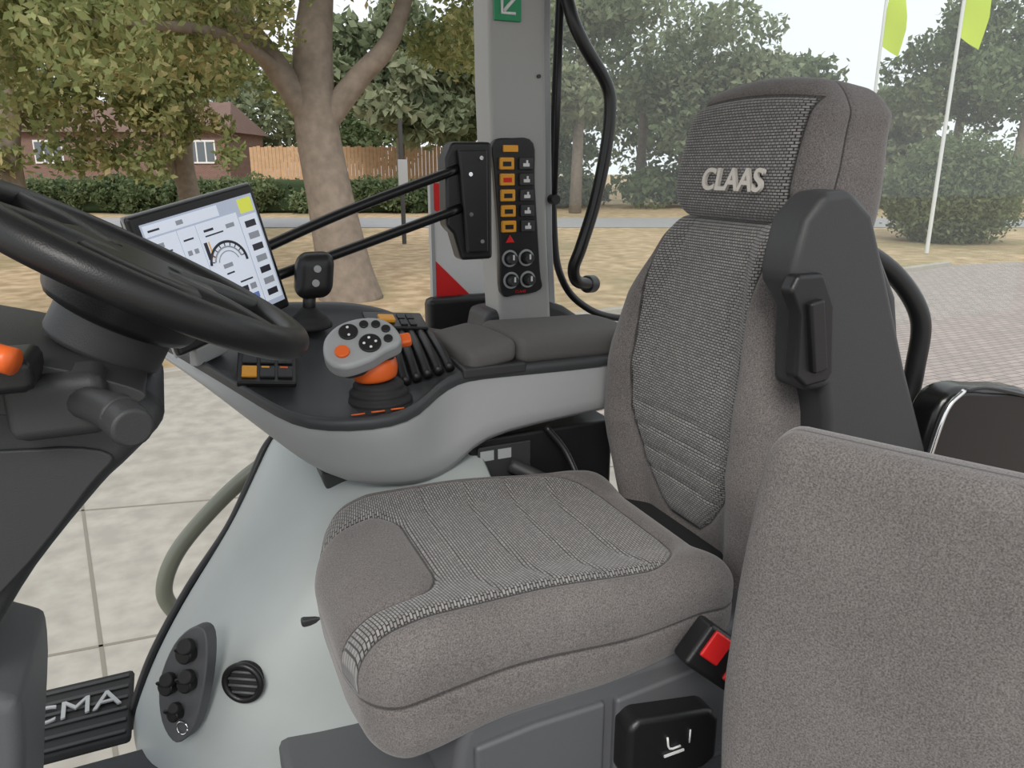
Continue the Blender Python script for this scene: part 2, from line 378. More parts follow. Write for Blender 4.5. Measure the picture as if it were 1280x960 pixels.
for i,(a,b) in enumerate([(1.2,-.4),(1.2,-2.8),(0,-1.6),(2.4,-1.6),(-2.6,3.2),(-2.6,1.2)]): disc(f'grip_mark_{i}',a,b,.28,WHT,2.05,2.2,bevel=0)
box('grip_orange_trigger',(6.6,-1.2,-2.6),(10,1.6,-.6),ORG,js,fg,bevel=.6)
# small joystick
sj=group('small_joystick')
bell('small_boot',(28,180,83.0),[(0,5.6),(1,5.2),(1.6,5.3),(2.4,4.2),(3,4.3),(4,2.6),(5.6,1.9)],RUB,sj)
tube('small_stem',[(28,180,86),(28.5,180,92)],1.5,BLK,sj,sub=2)
def sjf(x,y,z): return (x+ (z-95)*.12,y,z),-3.,(0,0,9)
rbox('small_grip',(25.4,176.5,90.5),(34,183,101),(2.6,2.4,3.0),.7,sjf,BLK,sj)
for i in range(2): cyl(f'small_grip_button_{i}',(29.5+i*.6,176.1,94.3+3.2*i),(29.5+i*.6,176.8,94.3+3.2*i),.85,STK,sj,bevel=.1)
# ------------------------------------------------------------------ monitor
mo=group('touchscreen_monitor')
TL=Vector((-7,165,110.5));Wd=Vector((25,17,6));Dn=Vector((6,0,-28.5))
fm=Fr(TL,Wd,-Dn);fm.n=fm.u.cross(fm.v)
if fm.n.y>0: fm.n=-fm.n
w_=Wd.length;h_=28.8
box('monitor_housing',(0,-h_,-3.2),(w_,0,0),BLK,mo,fm,bevel=.8,seg=3)
box('monitor_bezel_rim',(-.25,-h_-.25,-1.9),(w_+.25,.25,-1.3),STK,mo,fm,bevel=.2)
SCR=mat('screen_page',(.42,.47,.58),.3,emit=.45);SG=mat('screen_grey',(.35,.37,.42),.4,emit=.2);SD=mat('screen_dark',(.05,.05,.07),.4);SO=mat('screen_orange',(.8,.4,.1),.4,emit=.3);SB=mat('screen_blue',(.15,.25,.6),.4,emit=.2);SY=mat('screen_yellow',(.8,.85,.1),.4,emit=.3);SW=mat('screen_white',(.64,.69,.78),.4,emit=.5)
box('screen',(1.8,-h_+2.2,0),(w_-1.2,-2.0,.12),SCR,mo,fm,bevel=0)
def ui(n,a0,b0,a1,b1,m): box(n,(a0,b0,.1),(a1,b1,.18),m,mo,fm,bevel=0)
ui('ui_menu',24.5,-25.5,w_-1.6,-6.2,SW);ui('ui_yellow',25.4,-5.6,w_-1.8,-2.6,SY)
ui('ui_pane',2.2,-14.6,8.9,-5,SW);ui('ui_pane_c',9.1,-14.6,13.4,-5,SW);ui('ui_pane_d',2.2,-25.6,13.4,-14.8,SW);ui('ui_pane_b',13.6,-25.6,24.2,-5,SW);ui('ui_header',2.2,-4.6,20,-2.4,SW)
for i,(a,b,c,h) in enumerate([(9.5,-4,1.6,.9),(3,-3.8,2.6,.4),(4,-7.2,1.4,.9),(3.4,-8.4,3.4,.3),(3.4,-11.5,3.2,.5),(3.4,-12.6,4,.3),(9.8,-7.5,2.4,.35),(9.8,-10.5,1.0,1.0),(11.4,-10.5,1.0,1.0),(3.6,-17,2,.6),(3.4,-18.2,4,.3),(8.2,-17.4,1.6,1.2),(10.6,-17.4,1.6,1.2),(3.4,-20.2,6,.3),(15,-7,2.4,.5),(15,-8,4.6,.3),(20.6,-7.6,2.2,.9),(16.8,-15.4,2.4,.9),(17,-16.8,2.0,.35),(15,-19.4,3,.35),(19.6,-19.4,3.4,.35)]): box(f'ui_text_{i}',(a,b,.15),(a+c,b+h,.24),SD if h<.8 else SG,mo,fm,bevel=0)
for i,(a,b,m_) in enumerate([(8,-22.6,SO),(10.5,-22.6,SB),(14.5,-21.6,SO),(17,-21.6,SB),(19.5,-21.6,SD),(14.5,-23.8,SB),(17,-23.8,SO),(19.5,-23.8,SO),(21.7,-23.8,SB),(4,-22.8,SD),(6,-24.6,SG),(8.4,-24.6,SG),(21.7,-21.6,SG)]): box(f'ui_icon_{i}',(a,b,.15),(a+1.6,b+1.3,.24),m_,mo,fm,bevel=0)
for i in range(7): box(f'ui_menuicon_{i}',(25.6,-8.8-2.6*i,.15),(w_-2.4,-7.4-2.6*i,.24),SG if i%2 else SD,mo,fm,bevel=0)
box('ui_bar',(14.0,-12.6,.15),(14.8,-9,.24),SD,mo,fm,bevel=0);box('ui_bar_b',(15.1,-12.6,.15),(15.4,-9,.24),SO,mo,fm,bevel=0)
for k,(R,th0,th1,m_,rr) in enumerate([(4.6,-.1,pi*.95,SD,.3),(3.5,.2,pi*.9,SG,.18),(2.6,.2,pi*.9,SG,.12)]):
    tube(f'ui_gauge_{k}',[fm.P(18.6+R*cos(a),-14.6+R*sin(a),.2) for a in np.linspace(th0,th1,24)],rr,m_,mo,sub=1,seg=6)
for k in range(9):
    a=.2+k*.33;tube(f'ui_tick_{k}',[fm.P(18.6+3.7*cos(a),-14.6+3.7*sin(a),.2),fm.P(18.6+4.4*cos(a),-14.6+4.4*sin(a),.2)],.12,SD,mo,sub=1,seg=5)
mesh('monitor_foot',[fm.P(4,-h_,-3),fm.P(14,-h_,-3),fm.P(12,-h_-4,-5),fm.P(4,-h_-4,-5),fm.P(4,-h_,-.4),fm.P(14,-h_,-.4),fm.P(12,-h_-4,-2),fm.P(4,-h_-4,-2)],[(0,1,2,3),(7,6,5,4),(0,4,5,1),(1,5,6,2),(2,6,7,3),(3,7,4,0)],LGR,mo,bevel=.5)
tube('monitor_arm_upper',[(17,183,101),(40,188,109.5),(70,190,119.5)],1.25,BLKS,mo)
tube('monitor_arm_lower',[(20,183,95),(42,188,101),(70,190,109.5)],1.25,BLKS,mo)
prismY('monitor_bracket',[(66,122),(68,126),(79,126),(79,96),(70,96),(68,103),(66,105)],190,196,BLK,mo,bevel=1)
prismY('monitor_bracket_plate',[(69,124),(77,124),(77,98),(71,98)],188,190.5,BLK,mo,bevel=.6)
for i,(x,z) in enumerate([(72,118),(72,108),(75,122),(75,101)]): cyl(f'bracket_bolt_{i}',(x,187.4,z),(x,188.2,z),.55,CHR,mo,seg=10,bevel=0)
# ------------------------------------------------------------------ pillar
pil=group('cab_pillar')
prismY('pillar_body',[(80.5,200),(97,200),(97.2,150),(98.6,100),(100.5,70),(84,70),(82.5,100),(81,140)],196,208,PGR,pil,bevel=1.6,seg=4)
prismY('pillar_edge_strip',[(97.2,200),(99.3,200),(99.6,150),(101,100),(103,70),(100.6,70),(98.8,100),(97.3,150)],198,208,LGR,pil,bevel=.5)
prismY('pillar_foot',[(80,80),(100,82),(105,80),(114,74),(122,71),(122,60),(76,60)],197,212,DGR,pil,bevel=2)
prismY('switch_panel',spline2([(81.2,126),(87,127.2),(93.2,126),(93.8,115),(95.6,92),(95.9,86),(88,84.8),(83.4,86),(83,100),(81.6,118)],4),194.8,197,BLK,pil,bevel=.5)
box('switch_header',(84,194.3,123.6),(88.4,195,125.4),YEL,pil,bevel=.2)
for r in range(1,6):
    xo=.32*r;z=124.8-4.15*r
    box(f'switch_amber_{r}',(82.6+xo*.5,194.0,z-1.6),(87.0+xo*.5,195,z+1.6),YEL,pil,bevel=.35)
    box(f'switch_amber_mark_{r}',(83.6+xo*.5,193.9,z-.7),(86+xo*.5,194.1,z+.5),RED if r==2 else BLK,pil,bevel=0)
    box(f'switch_black_{r}',(88.4+xo*.5,194.0,z-1.6),(92.6+xo*.5,195,z+1.6),DGR,pil,bevel=.35)
    box(f'switch_black_mark_{r}',(89.5+xo*.5,193.85,z-.8),(91.4+xo*.5,194.1,z+.1),WHT,pil,bevel=.1)
    box(f'switch_black_mark_b_{r}',(90.4+xo*.5,193.85,z),(91+xo*.5,194.1,z+.9),WHT,pil,bevel=.1)
prismY('warning_triangle',[(84.6,99.6),(86,101.8),(87.4,99.6)],194.3,195,RED,pil,bevel=.2)
for i,(x,z) in enumerate([(86,95.3),(91.0,95.3),(86.4,89.2),(91.5,89.2)]):
    cyl(f'knob_scale_{i}',(x,194.5,z),(x,195,z),2.35,STK,pil,bevel=0)
    cyl(f'knob_scale_in_{i}',(x,194.3,z),(x,195,z),1.8,BLK,pil,bevel=0)
    cyl(f'knob_{i}',(x,192,z),(x,194.6,z),1.35,DGR,pil)
    box(f'knob_pointer_{i}',(x-.25,191.8,z-.2),(x+.25,192.1,z+1.2),WHT,pil,bevel=0)
fr3=Fr((89.3,194.6,85.9),(1,0,0),(0,0,1));text('panel_label','CLAAS',fr3,1.1,RED,pil,.03)
cyl('pillar_screw',(95,195.4,143),(95,196.2,143),.5,DGR,pil,seg=12,bevel=0)
sg=group('emergency_exit_sign')
box('sign_plate',(82,195,155.8),(89.5,196,166),GRN,sg,bevel=.2)
tube('sign_arrow',[(87.8,194.9,161.5),(84.5,194.9,158)],.45,WHT,sg,sub=1)
tube('sign_arrow_head',[(84.0,194.9,161.3),(84.0,194.9,157.6),(87.7,194.9,157.6)],.4,WHT,sg,sub=1)
# grab handle
gh=group('grab_handle')
tube('handle_bar',[(98,195,168),(101,193,163),(103,191.5,156),(106.5,191,150),(113,191,141.5),(114.5,191,135),(113.5,191,124),(110.5,191,110),(106.5,191,98),(104.8,192,92),(106.5,193,88),(112,195,86.5)],1.75,BLKS,gh,sub=8)
cyl('handle_foot',(110.5,195,86.6),(114.5,197,86.2),2.6,BLK,gh,bevel=.8)
tube('gas_strut',[(101.8,196,170),(100.4,196,111)],.75,BLK,gh,sub=1)
cyl('gas_strut_joint',(100.4,195,111),(100.4,198,111),1.4,BLK,gh)
tube('window_seal',[(106,203,200),(103.5,203,130),(104.0,203,100),(107,203,87),(114,203,79),(126,203,74),(150,203,72)],1.1,BLK,gh)
# warning board outside
wb=group('hazard_marker_board')
box('board_white',(76,232,76),(102,234,115),WHT,wb,bevel=.3)
box('board_frame',(75.4,231.7,75.4),(76.6,234.2,115.6),STK,wb,bevel=.1)
fb=Fr((76.6,231.7,76),(1,0,0),(0,0,1))
def clipband(lo,hi,w,h):
    P=[(0,0),(w,0),(w,h),(0,h)]
    for sgn,c in ((1,lo),(-1,hi)):
        Q=[]
        for i in range(len(P)):
            a,b=P[i],P[(i+1)%len(P)];fa=sgn*(a[0]+a[1]-c);fb_=sgn*(b[0]+b[1]-c)
            if fa>=0: Q.append(a)
            if fa*fb_<0: t=fa/(fa-fb_);Q.append((a[0]+(b[0]-a[0])*t,a[1]+(b[1]-a[1])*t))
        P=Q
        if not P: return P
    return P
for i,(lo,hi) in enumerate(((2,15),(31,52))):
    P=clipband(lo,hi,25,39)
    if P: mesh(f'board_stripe_{i}',[fb.P(a,b,0) for a,b in P],[tuple(range(len(P)))],RED,wb)
box('board_bracket',(72,226,66),(96,232,80),BLK,wb,bevel=2)
box('board_post',(86,234,-120),(92,238,100),BLK,wb,bevel=.5)
# ------------------------------------------------------------------ steering
sw=group('steering_wheel')
Cw=Vector((-4.2,120,105.9));th=radians(30);nw=Vector((sin(th),0,cos(th)))
tube('wheel_rim',ringpts(Cw,nw,23.0,96),2.4,BLK,sw,seg=20,closed=True)
uu=Vector((cos(th),0,-sin(th)));vv=Vector((0,1,0))
for i,a in enumerate((radians(35),radians(-35),radians(145),radians(215))):
    d=uu*cos(a)+vv*sin(a)
    tube(f'wheel_spoke_{i}',[Cw-nw*1.5+d*5,Cw-nw*.5+d*14,Cw+d*22.6],1.6,BLK,sw,radii=[3.4,2.8,1.9])
cyl('wheel_pad',Cw-nw*4,Cw+nw*1.6,13.5,BLK,sw,bevel=1.8,r1=12)
cyl('wheel_hub',Cw-nw*8,Cw-nw*3,10,BLK,sw,bevel=1.5,r1=11.5)
cyl('wheel_hub_neck',Cw-nw*13,Cw-nw*6,8,DGR,sw,bevel=1,r1=8)
sc=group('steering_tower')
prismY('tower_shroud',spline2([(-40,101),(-22,97),(-9,93.5),(-4,90.5),(-3.5,87),(-8,82.5),(-12,79),(-21,69),(-30,57),(-44,46),(-50,70)],4),106,134,DGR,sc,bevel=2.5,seg=4)
prismY('tower_upper_cover',spline2([(-40,103),(-20,98.5),(-8,94),(-5,91.5),(-12,90),(-24,92),(-40,95)],4),103.5,136,DGR,sc,bevel=1.5)
prismY('tower_seam_trim',spline2([(-30,84),(-18,86),(-10,84),(-13,80),(-24,68),(-36,60)],4),105.4,107,DGR,sc,bevel=.8)
tube('stalk',[(-15,108,92),(-10,99,92.5),(-7.0,93,92.5)],2.0,DGR,sc,radii=[2,2.1,2.4])
cyl('stalk_knob',(-8.1,96,92.5),(-5.9,89.5,92.1),2.4,DGR,sc,bevel=.5,r1=2.3)
box('stalk_housing',(-20,101,88),(-9,110,96),DGR,sc,bevel=1.8)
tube('orange_lever',[(-28,103,101.5),(-22,96,101.5),(-16.5,93,100)],1.5,ORG,sc)
box('lever_socket',(-34,96,95.5),(-15.5,106,99.5),BLK,sc,bevel=1.2)
prismY('tower_pedestal',spline2([(-27,53),(-25,48),(-28,30),(-31,12),(-33,0),(-62,0),(-62,55),(-40,58)],4),104,130,MGR,sc,bevel=3,seg=4)
# ------------------------------------------------------------------ side trim (wheel arch)
ft_=group('fender_trim')
R=[(54,[(20,193),(23,184),(27,176),(34,170),(50,167),(64,167)]),
   (51,[(17.5,191),(20,178),(25,168),(32,160),(48,157),(64,157)]),
   (44,[(13,188),(15,173),(18,160),(26,150),(43,147),(64,147)]),
   (34,[(6.5,184),(8.5,167),(12,153),(19,144),(36,142),(64,142)]),
   (22,[(-4,180),(-2,163),(2,150),(9,142),(28,139),(64,139)]),
   (10,[(-13,175),(-11,159),(-7,149),(3,142),(22,138),(64,138)]),
   (0,[(-18,172),(-16,157),(-12,149),(-1,143),(18,138),(64,138)]),
   (-6,[(-20,172),(-18,157),(-14,149),(-3,143),(16,138),(64,138)])]
rows=[[(x,y,z) for x,y in L] for z,L in R]
loft('arch_panel',rows,AGR,ft_,sub=2,solid=1.5)
tube('arch_seal',[(21,193,55),(16.5,191,51),(12,188,44),(5.5,184.5,34),(-5,180.5,22),(-14,175.5,10),(-19,172.5,0),(-21,172,-6)],1.2,BLK,ft_)
mesh('arch_top',[(20,193,53.6),(23,184,53.8),(27,176,53.8),(34,170,53.8),(64,167,53.8),(64,194,53.8)],[(0,1,2,3,4,5)],AGR,ft_)
prismY('arch_recess',[(25,54),(34,54),(34,49.5),(30,47),(26,50)],161,172,DGR,ft_,bevel=.8)
box('arch_slot',(16,142,28.6),(27,146,30.4),DGR,ft_,bevel=.6)
box('floor_plinth',(9,116,-2),(60,141,6),MGR,ft_,bevel=2)
# vent
ve=group('air_vent')
vc=Vector((4.0,143.2,19.0));vn=Vector((-.5,-.86,.1)).normalized()
tube('vent_ring',ringpts(vc+vn*.8,vn,3.8,40),.7,BLK,ve,closed=True,seg=10)
cyl('vent_cup',vc-vn*1.5,vc+vn*.4,3.7,RUB,ve,bevel=0)
vu=vn.cross(Vector((0,0,1))).normalized();vv2=vn.cross(vu)
for i in range(4):
    h=-2.3+1.5*i;L=sqrt(max(0,3.5**2-h*h)); c=vc+vn*.7+vv2*h
    tube(f'vent_slat_{i}',[c-vu*L,c+vu*L],.3,MGR,ve,sub=1,seg=8)
# socket panel
so=group('socket_panel')
fs=Fr((-7.5,148.0,20),(.76,-.64,.1),(.30,.06,.95));fs.n=-(fs.u.cross(fs.v)) if fs.u.cross(fs.v).y>0 else fs.u.cross(fs.v)
prism('socket_plate',spline2([(-4.5,-9),(-4.8,-1),(-1,7),(4,11),(7,9.5),(6.5,1),(3.5,-9),(-1,-13)],4),-2,1.2,MGR,so,fs,bevel=.4)
for i,(a,b,r) in enumerate([(-1.6,-1,1.8),(3.0,6.0,2.0),(3,0,1.8),(0,-6.5,1.4)]):
    cyl(f'socket_{i}',fs.P(a,b,1),fs.P(a,b,3.4),r,BLK,so,bevel=.4)
    cyl(f'socket_cap_{i}',fs.P(a+1.0,b+1.6,2.6),fs.P(a+1.4,b+2.2,4.6),r*.8,RUB,so,bevel=.4)
    tube(f'socket_cap_strap_{i}',[fs.P(a,b,3),fs.P(a-1,b+1.2,4.2),fs.P(a+1,b+1.6,4)],.25,RUB,so,seg=6)
tube('socket_ring',[fs.P(1+1.3*cos(a),-9.5+1.3*sin(a),1.6) for a in np.linspace(0,2*pi,20)],.2,CHR,so,sub=1,seg=6)
# mechanism between console and seat
me_=group('seat_adjuster')
box('adjuster_box',(60,160,36),(100,176,57),BLK,me_,bevel=1)
box('adjuster_box_face',(62,159.2,44),(76,160,55),DGR,me_,bevel=.3)
for i in range(2): box(f'adjuster_label_{i}',(62.5+4.6*i,159,51.5),(66+4.6*i,159.3,54),STK,me_,bevel=0)
tube('adjuster_lever',[(70,158,50),(76,153,47),(81,149,44)],1.8,DGR,me_)
tube('adjuster_cable',[(80,159,58),(84,156,52),(86,151,44)],.8,BLK,me_)
# gloss housing at right rear
mr=group('work_light_housing')
pr=spline2([(126,55),(127.5,67),(130,76),(134,79),(142,78.5),(160,74),(162,55)],5)
prismY('housing_shell',pr,92,99,GLB,mr,bevel=2,seg=5)
tube('housing_rim',[(125.8,91.5,56),(127.4,91,67),(130,91,76),(134,91,79.2)],.5,CHR,mr,seg=8)
tube('housing_rim_dark',[(134,91,79.2),(142,91,78.7),(160,91,74)],.4,GLB,mr,seg=8)
box('housing_mount',(128,93,-2),(156,98,58),DGR,mr,bevel=1)
# exterior hand rail
hr=group('door_handrail')
tube('rail',[(28,207,46),(14,207,39),(2,208,29),(-8,208,18),(-12,207,8),(-9,206,0),(-4,206,-8)],2.2,mat('rail_grey_green',(.16,.17,.135),.35),hr)
# floor, step plate, headliner
fl=mat('floor_mat',(.05,.05,.055),.8,noise=.2,nscale=60)
box('floor',(-90,-10,-6),(200,158,-2),fl,None,bevel=0)
HL=mat('headliner_grey',(.45,.45,.44),.9,noise=.08,nscale=60)
prismY('ceiling',[(-75,196),(-60,203),(150,203),(160,198),(160,208),(-75,208)],22,208,HL,None,bevel=1)  # unseen cab roof, added to cut the top light inside
spl=group('step_plate')
fsp=Fr((-44,162,-1),(1,0,0),(.12,1,0))
box('plate',(0,0,-2),(24,26,0),RUB,spl,fsp,bevel=1)
for i in range(6): box(f'plate_rib_{i}',(1,1.5+4.2*i,0),(23,2.6+4.2*i,.5),DGR,spl,fsp,bevel=.2)
ftx=Fr((-32,176,-.2),(1,.05,0),(0,1,0));text('plate_lettering','CMA',ftx,9,STK,spl,.2)
# glazing
G=M_('window_glass');nt=G.nt;nt.nodes.remove(G.b);o_=[n for n in nt.nodes if n.type=='OUTPUT_MATERIAL'][0]
tr=G.n('ShaderNodeBsdfTransparent');tr.inputs[0].default_value=(.95,.985,.965,1);gl=G.n('ShaderNodeBsdfGlossy');gl.inputs['Roughness'].default_value=.02;mxs=G.n('ShaderNodeMixShader');mxs.inputs[0].default_value=.05
df=G.n('ShaderNodeBsdfDiffuse');df.inputs[0].default_value=(.8,.85,.82,1);mx0=G.n('ShaderNodeMixShader');mx0.inputs[0].default_value=.07
G.l(tr.outputs[0],mx0.inputs[1]);G.l(df.outputs[0],mx0.inputs[2])
G.l(mx0.outputs[0],mxs.inputs[1]);G.l(gl.outputs[0],mxs.inputs[2]);G.l(mxs.outputs[0],o_.inputs[0])
mesh('window_1',[(100,209,60),(330,209,60),(330,209,210),(100,209,210)],[(0,1,2,3)],G.m)
# ------------------------------------------------------------------ exterior (metres)
def gmat(name,c1,c2,c3,s1,s2,rough=.9):
    M=M_(name);M.b.inputs['Roughness'].default_value=rough;M.b.inputs['Specular IOR Level'].default_value=.2
    tc=M.n('ShaderNodeTexCoord');a=M.n('ShaderNodeTexNoise');a.inputs['Scale'].default_value=s1;a.inputs['Detail'].default_value=8
    b=M.n('ShaderNodeTexNoise');b.inputs['Scale'].default_value=s2;b.inputs['Detail'].default_value=6
    M.l(tc.outputs['Object'],a.inputs['Vector']);M.l(tc.outputs['Object'],b.inputs['Vector'])
    r=M.n('ShaderNodeValToRGB');e=r.color_ramp.elements;e[0].position=.35;e[1].position=.65;e[0].color=(*c1,1);e[1].color=(*c2,1);M.l(a.outputs['Fac'],r.inputs[0])
    m=M.n('ShaderNodeMix',data_type='RGBA');r2=M.n('ShaderNodeMapRange');r2.inputs[1].default_value=.5;r2.inputs[2].default_value=.75;M.l(b.outputs['Fac'],r2.inputs[0])
    M.l(r2.outputs[0],m.inputs[0]);M.l(r.outputs[0],m.inputs[6]);m.inputs[7].default_value=(*c3,1);M.l(m.outputs[2],M.b.inputs['Base Color']);return M.m
GR=gmat('dry_grass',(.33,.235,.135),(.54,.41,.265),(.26,.23,.12),2.5,.35)
CO=gmat('concrete',(.33,.31,.275),(.42,.395,.35),(.29,.27,.235),6,1.3)
RO=mat('asphalt',(.30,.30,.305),.9,noise=.15,nscale=3)
KE=mat('kerb_stone',(.36,.335,.295),.9,noise=.2,nscale=4)
def brickm(name,c1,c2,mo_,w,h,ms,axes='XY'):
    M=M_(name);M.b.inputs['Roughness'].default_value=.9
    tc=M.n('ShaderNodeTexCoord');b=M.n('ShaderNodeTexBrick');b.inputs['Scale'].default_value=1;b.inputs['Brick Width'].default_value=w;b.inputs['Row Height'].default_value=h;b.inputs['Mortar Size'].default_value=ms
    b.inputs['Color1'].default_value=(*c1,1);b.inputs['Color2'].default_value=(*c2,1);b.inputs['Mortar'].default_value=(*mo_,1)
    if axes=='XZ':
        s=M.n('ShaderNodeSeparateXYZ');c=M.n('ShaderNodeCombineXYZ');M.l(tc.outputs['Object'],s.inputs[0]);M.l(s.outputs[0],c.inputs[0]);M.l(s.outputs[2],c.inputs[1]);M.l(c.outputs[0],b.inputs['Vector'])
    else: M.l(tc.outputs['Object'],b.inputs['Vector'])
    M.l(b.outputs['Color'],M.b.inputs['Base Color']);return M.m
PV=brickm('block_paving',(.39,.335,.31),(.31,.275,.255),(.20,.17,.155),.22,.11,.010)
BW=brickm('red_brick',(.20,.09,.065),(.15,.065,.05),(.25,.22,.2),.23,.075,.01,'XZ')
gz=-1.2
mesh('ground',[(-150,-40,gz-.02),(200,-40,gz-.02),(200,200,gz-.02),(-150,200,gz-.02)],[(0,1,2,3)],GR,scale=1)
kl=lambda x:9.55+.195*x
mesh('concrete_pavement',[(-30,-20,gz),(3.4,-20,gz),(3.4,kl(3.4),gz),(-30,kl(-30),gz)],[(0,1,2,3)],CO,scale=1)
mesh('block_paving',[(3.4,-20,gz),(60,-20,gz),(60,9,gz),(18,kl(18),gz),(3.4,kl(3.4),gz)],[(0,1,2,3,4)],PV,scale=1)
dj=mat('joint_dark',(.22,.20,.165),1)
jn=group('pavement_joint')
def jline(n,a,b):
    L=sqrt((b[0]-a[0])**2+(b[1]-a[1])**2)
    fq=Fr((a[0],a[1],gz),(b[0]-a[0],b[1]-a[1],0),(-(b[1]-a[1]),b[0]-a[0],0));box(n,(0,-.010,0),(L,.010,.003),dj,jn,fq,bevel=0,scale=1)
jline('joint_a',(-1.2,9.2),(.3,-3));jline('joint_b',(-8,7.4),(3.3,5.0));jline('joint_c',(-10,4.6),(3.3,3.75));jline('joint_d',(-6,8.3),(-4.6,-3));jline('joint_e',(3.4,10.1),(3.4,-5))
fk2=Fr((-25,kl(-25),gz),(1,.195,0),(0,1,0));box('kerb',(0,0,-.05),(43.7,.16,.09),KE,None,fk2,bevel=.02,scale=1)
frd=Fr((-60,71.0-.6,gz),(.914,-.405,0),(.405,.914,0))
c0=frd.o.x*.405+frd.o.y*.914
box('road',(-20,31.5-c0,-.01),(160,37.2-c0,.012),RO,None,frd,bevel=0,scale=1)
# hedges & leaf clouds
def leafmat(name,c1,c2,c3):
    M=M_(name);nt=M.nt;b=M.b;b.inputs['Roughness'].default_value=.6;b.inputs['Specular IOR Level'].default_value=.25
    at=M.n('ShaderNodeAttribute',attribute_name='rnd');r=M.n('ShaderNodeValToRGB');e=r.color_ramp.elements
    e[0].color=(*c1,1);e[1].color=(*c3,1);x=e.new(.55);x.color=(*c2,1);M.l(at.outputs['Fac'],r.inputs[0]);M.l(r.outputs[0],b.inputs['Base Color'])
    t=M.n('ShaderNodeBsdfTranslucent');M.l(r.outputs[0],t.inputs[0]);mx=M.n('ShaderNodeMixShader');mx.inputs[0].default_value=.4
    o=[n for n in nt.nodes if n.type=='OUTPUT_MATERIAL'][0];M.l(b.outputs[0],mx.inputs[1]);M.l(t.outputs[0],mx.inputs[2]);M.l(mx.outputs[0],o.inputs[0]);return M.m
LF1=leafmat('leaves_dry_green',(.14,.18,.065),(.30,.33,.14),(.64,.53,.29))
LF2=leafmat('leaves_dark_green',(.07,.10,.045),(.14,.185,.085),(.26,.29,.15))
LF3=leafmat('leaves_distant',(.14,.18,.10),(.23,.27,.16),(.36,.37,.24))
BK=mat('bark',(.22,.18,.145),.95,noise=.45,nscale=6,bump=1,bscale=25)
def leaves(name,blobs,n,size,m,parent=None,seed=1,shell=.5):
    rg=np.random.default_rng(seed);vol=np.array([b[3]*b[4]*b[5] for b in blobs])**.7;vol=vol/vol.sum()
    ci=rg.choice(len(blobs),n,p=vol);B=np.array(blobs)[ci]
    d=rg.normal(size=(n,3));d/=np.linalg.norm(d,axis=1)[:,None];rr=(shell+(1-shell)*rg.random(n))**.6*(1+.18*rg.normal(size=n)*.6)
    P=B[:,:3]+d*B[:,3:6]*rr[:,None]
    a=rg.normal(size=(n,3));a/=np.linalg.norm(a,axis=1)[:,None];b=rg.normal(size=(n,3));b-=a*(a*b).sum(1)[:,None];b/=np.linalg.norm(b,axis=1)[:,None]
    s=size*(.6+.8*rg.random(n))[:,None];a*=s;b*=s*.55
    V=np.stack([P-a,P+b*.9,P+a,P-b*.9],1).reshape(-1,3)
    me=bpy.data.meshes.new(name);me.vertices.add(4*n);me.vertices.foreach_set('co',V.ravel());me.loops.add(4*n);me.loops.foreach_set('vertex_index',np.arange(4*n));me.polygons.add(n);me.polygons.foreach_set('loop_start',np.arange(0,4*n,4));me.polygons.foreach_set('loop_total',np.full(n,4));me.update(calc_edges=True)
    cl=rg.random(len(blobs))[ci]*.45+rg.random(n)*.55
    at=me.attributes.new('rnd','FLOAT','POINT');at.data.foreach_set('value',np.repeat(cl,4));me.materials.append(m)
    o=bpy.data.objects.new(name,me);return link(o,parent)
def blobs(c,R,n,r,seed,flat=.75):
    rg=np.random.default_rng(seed);out=[]
    for _ in range(n):
        d=rg.normal(size=3);d/=np.linalg.norm(d);q=rg.random()**.4
        k=r*(.6+.8*rg.random());out.append((c[0]+d[0]*R[0]*q,c[1]+d[1]*R[1]*q,c[2]+d[2]*R[2]*q,k,k,k*flat))
    return out
# big tree in the verge
t1=group('plane_tree')
tube('trunk',[(3.05,14.4,gz-.1),(2.95,14.4,-.6),(2.8,14.5,.6),(2.65,14.6,2.0),(2.7,14.7,3.2),(2.9,14.8,4.5),(3.1,15,7)],.5,BK,t1,scale=1,radii=[.62,.5,.42,.38,.34,.26,.12],seg=20)
tube('branch_left',[(2.65,14.6,1.9),(2.0,14.6,2.9),(1.2,14.7,4.0),(.3,15,5.5)],.2,BK,t1,scale=1,radii=[.26,.22,.17,.1])
tube('branch_right',[(2.75,14.6,1.9),(3.4,14.4,2.7),(4.0,14.2,3.4),(4.6,14.2,5)],.2,BK,t1,scale=1,radii=[.24,.2,.16,.1])
tube('branch_far_left',[(2.1,14.6,2.8),(1.0,13.6,3.2),(-1.2,12.9,3.1)],.1,BK,t1,scale=1,radii=[.12,.09,.04])
bl=blobs((2.5,14.8,6.4),(5.5,4,2.3),50,1.1,3)+blobs((-1.0,13.5,3.6),(2.6,2.0,1.2),30,.75,5)+blobs((5.3,14.2,4.0),(1.6,1.6,1.2),16,.6,6)+blobs((-2.6,14,2.1),(1.6,1.4,.8),12,.5,8)+blobs((1.6,13.4,3.6),(1.2,1,.7),8,.45,18)
leaves('foliage',bl,60000,.075,LF1,t1,2,.3)
t2=group('plane_tree')
tube('trunk',[(-3.6,25,gz),(-3.7,25,1.2),(-3.4,25,3),(-3,25,6)],.3,BK,t2,scale=1,radii=[.38,.3,.25,.1])
tube('trunk_second',[(.9,27,gz),(.7,27,1.2),(.9,27,3),(1.3,27,6)],.3,BK,t2,scale=1,radii=[.38,.3,.25,.1])
tube('trunk_fork',[(.8,27,.2),(.2,27,1.6),(-.4,27,3.4)],.2,BK,t2,scale=1,radii=[.2,.16,.08])
leaves('foliage',blobs((-1.5,26,5.6),(7.5,3,3.2),60,1.3,11)+blobs((-1.5,25,1.9),(4.8,2,1.0),26,.7,12),48000,.12,LF1,t2,4,.3)
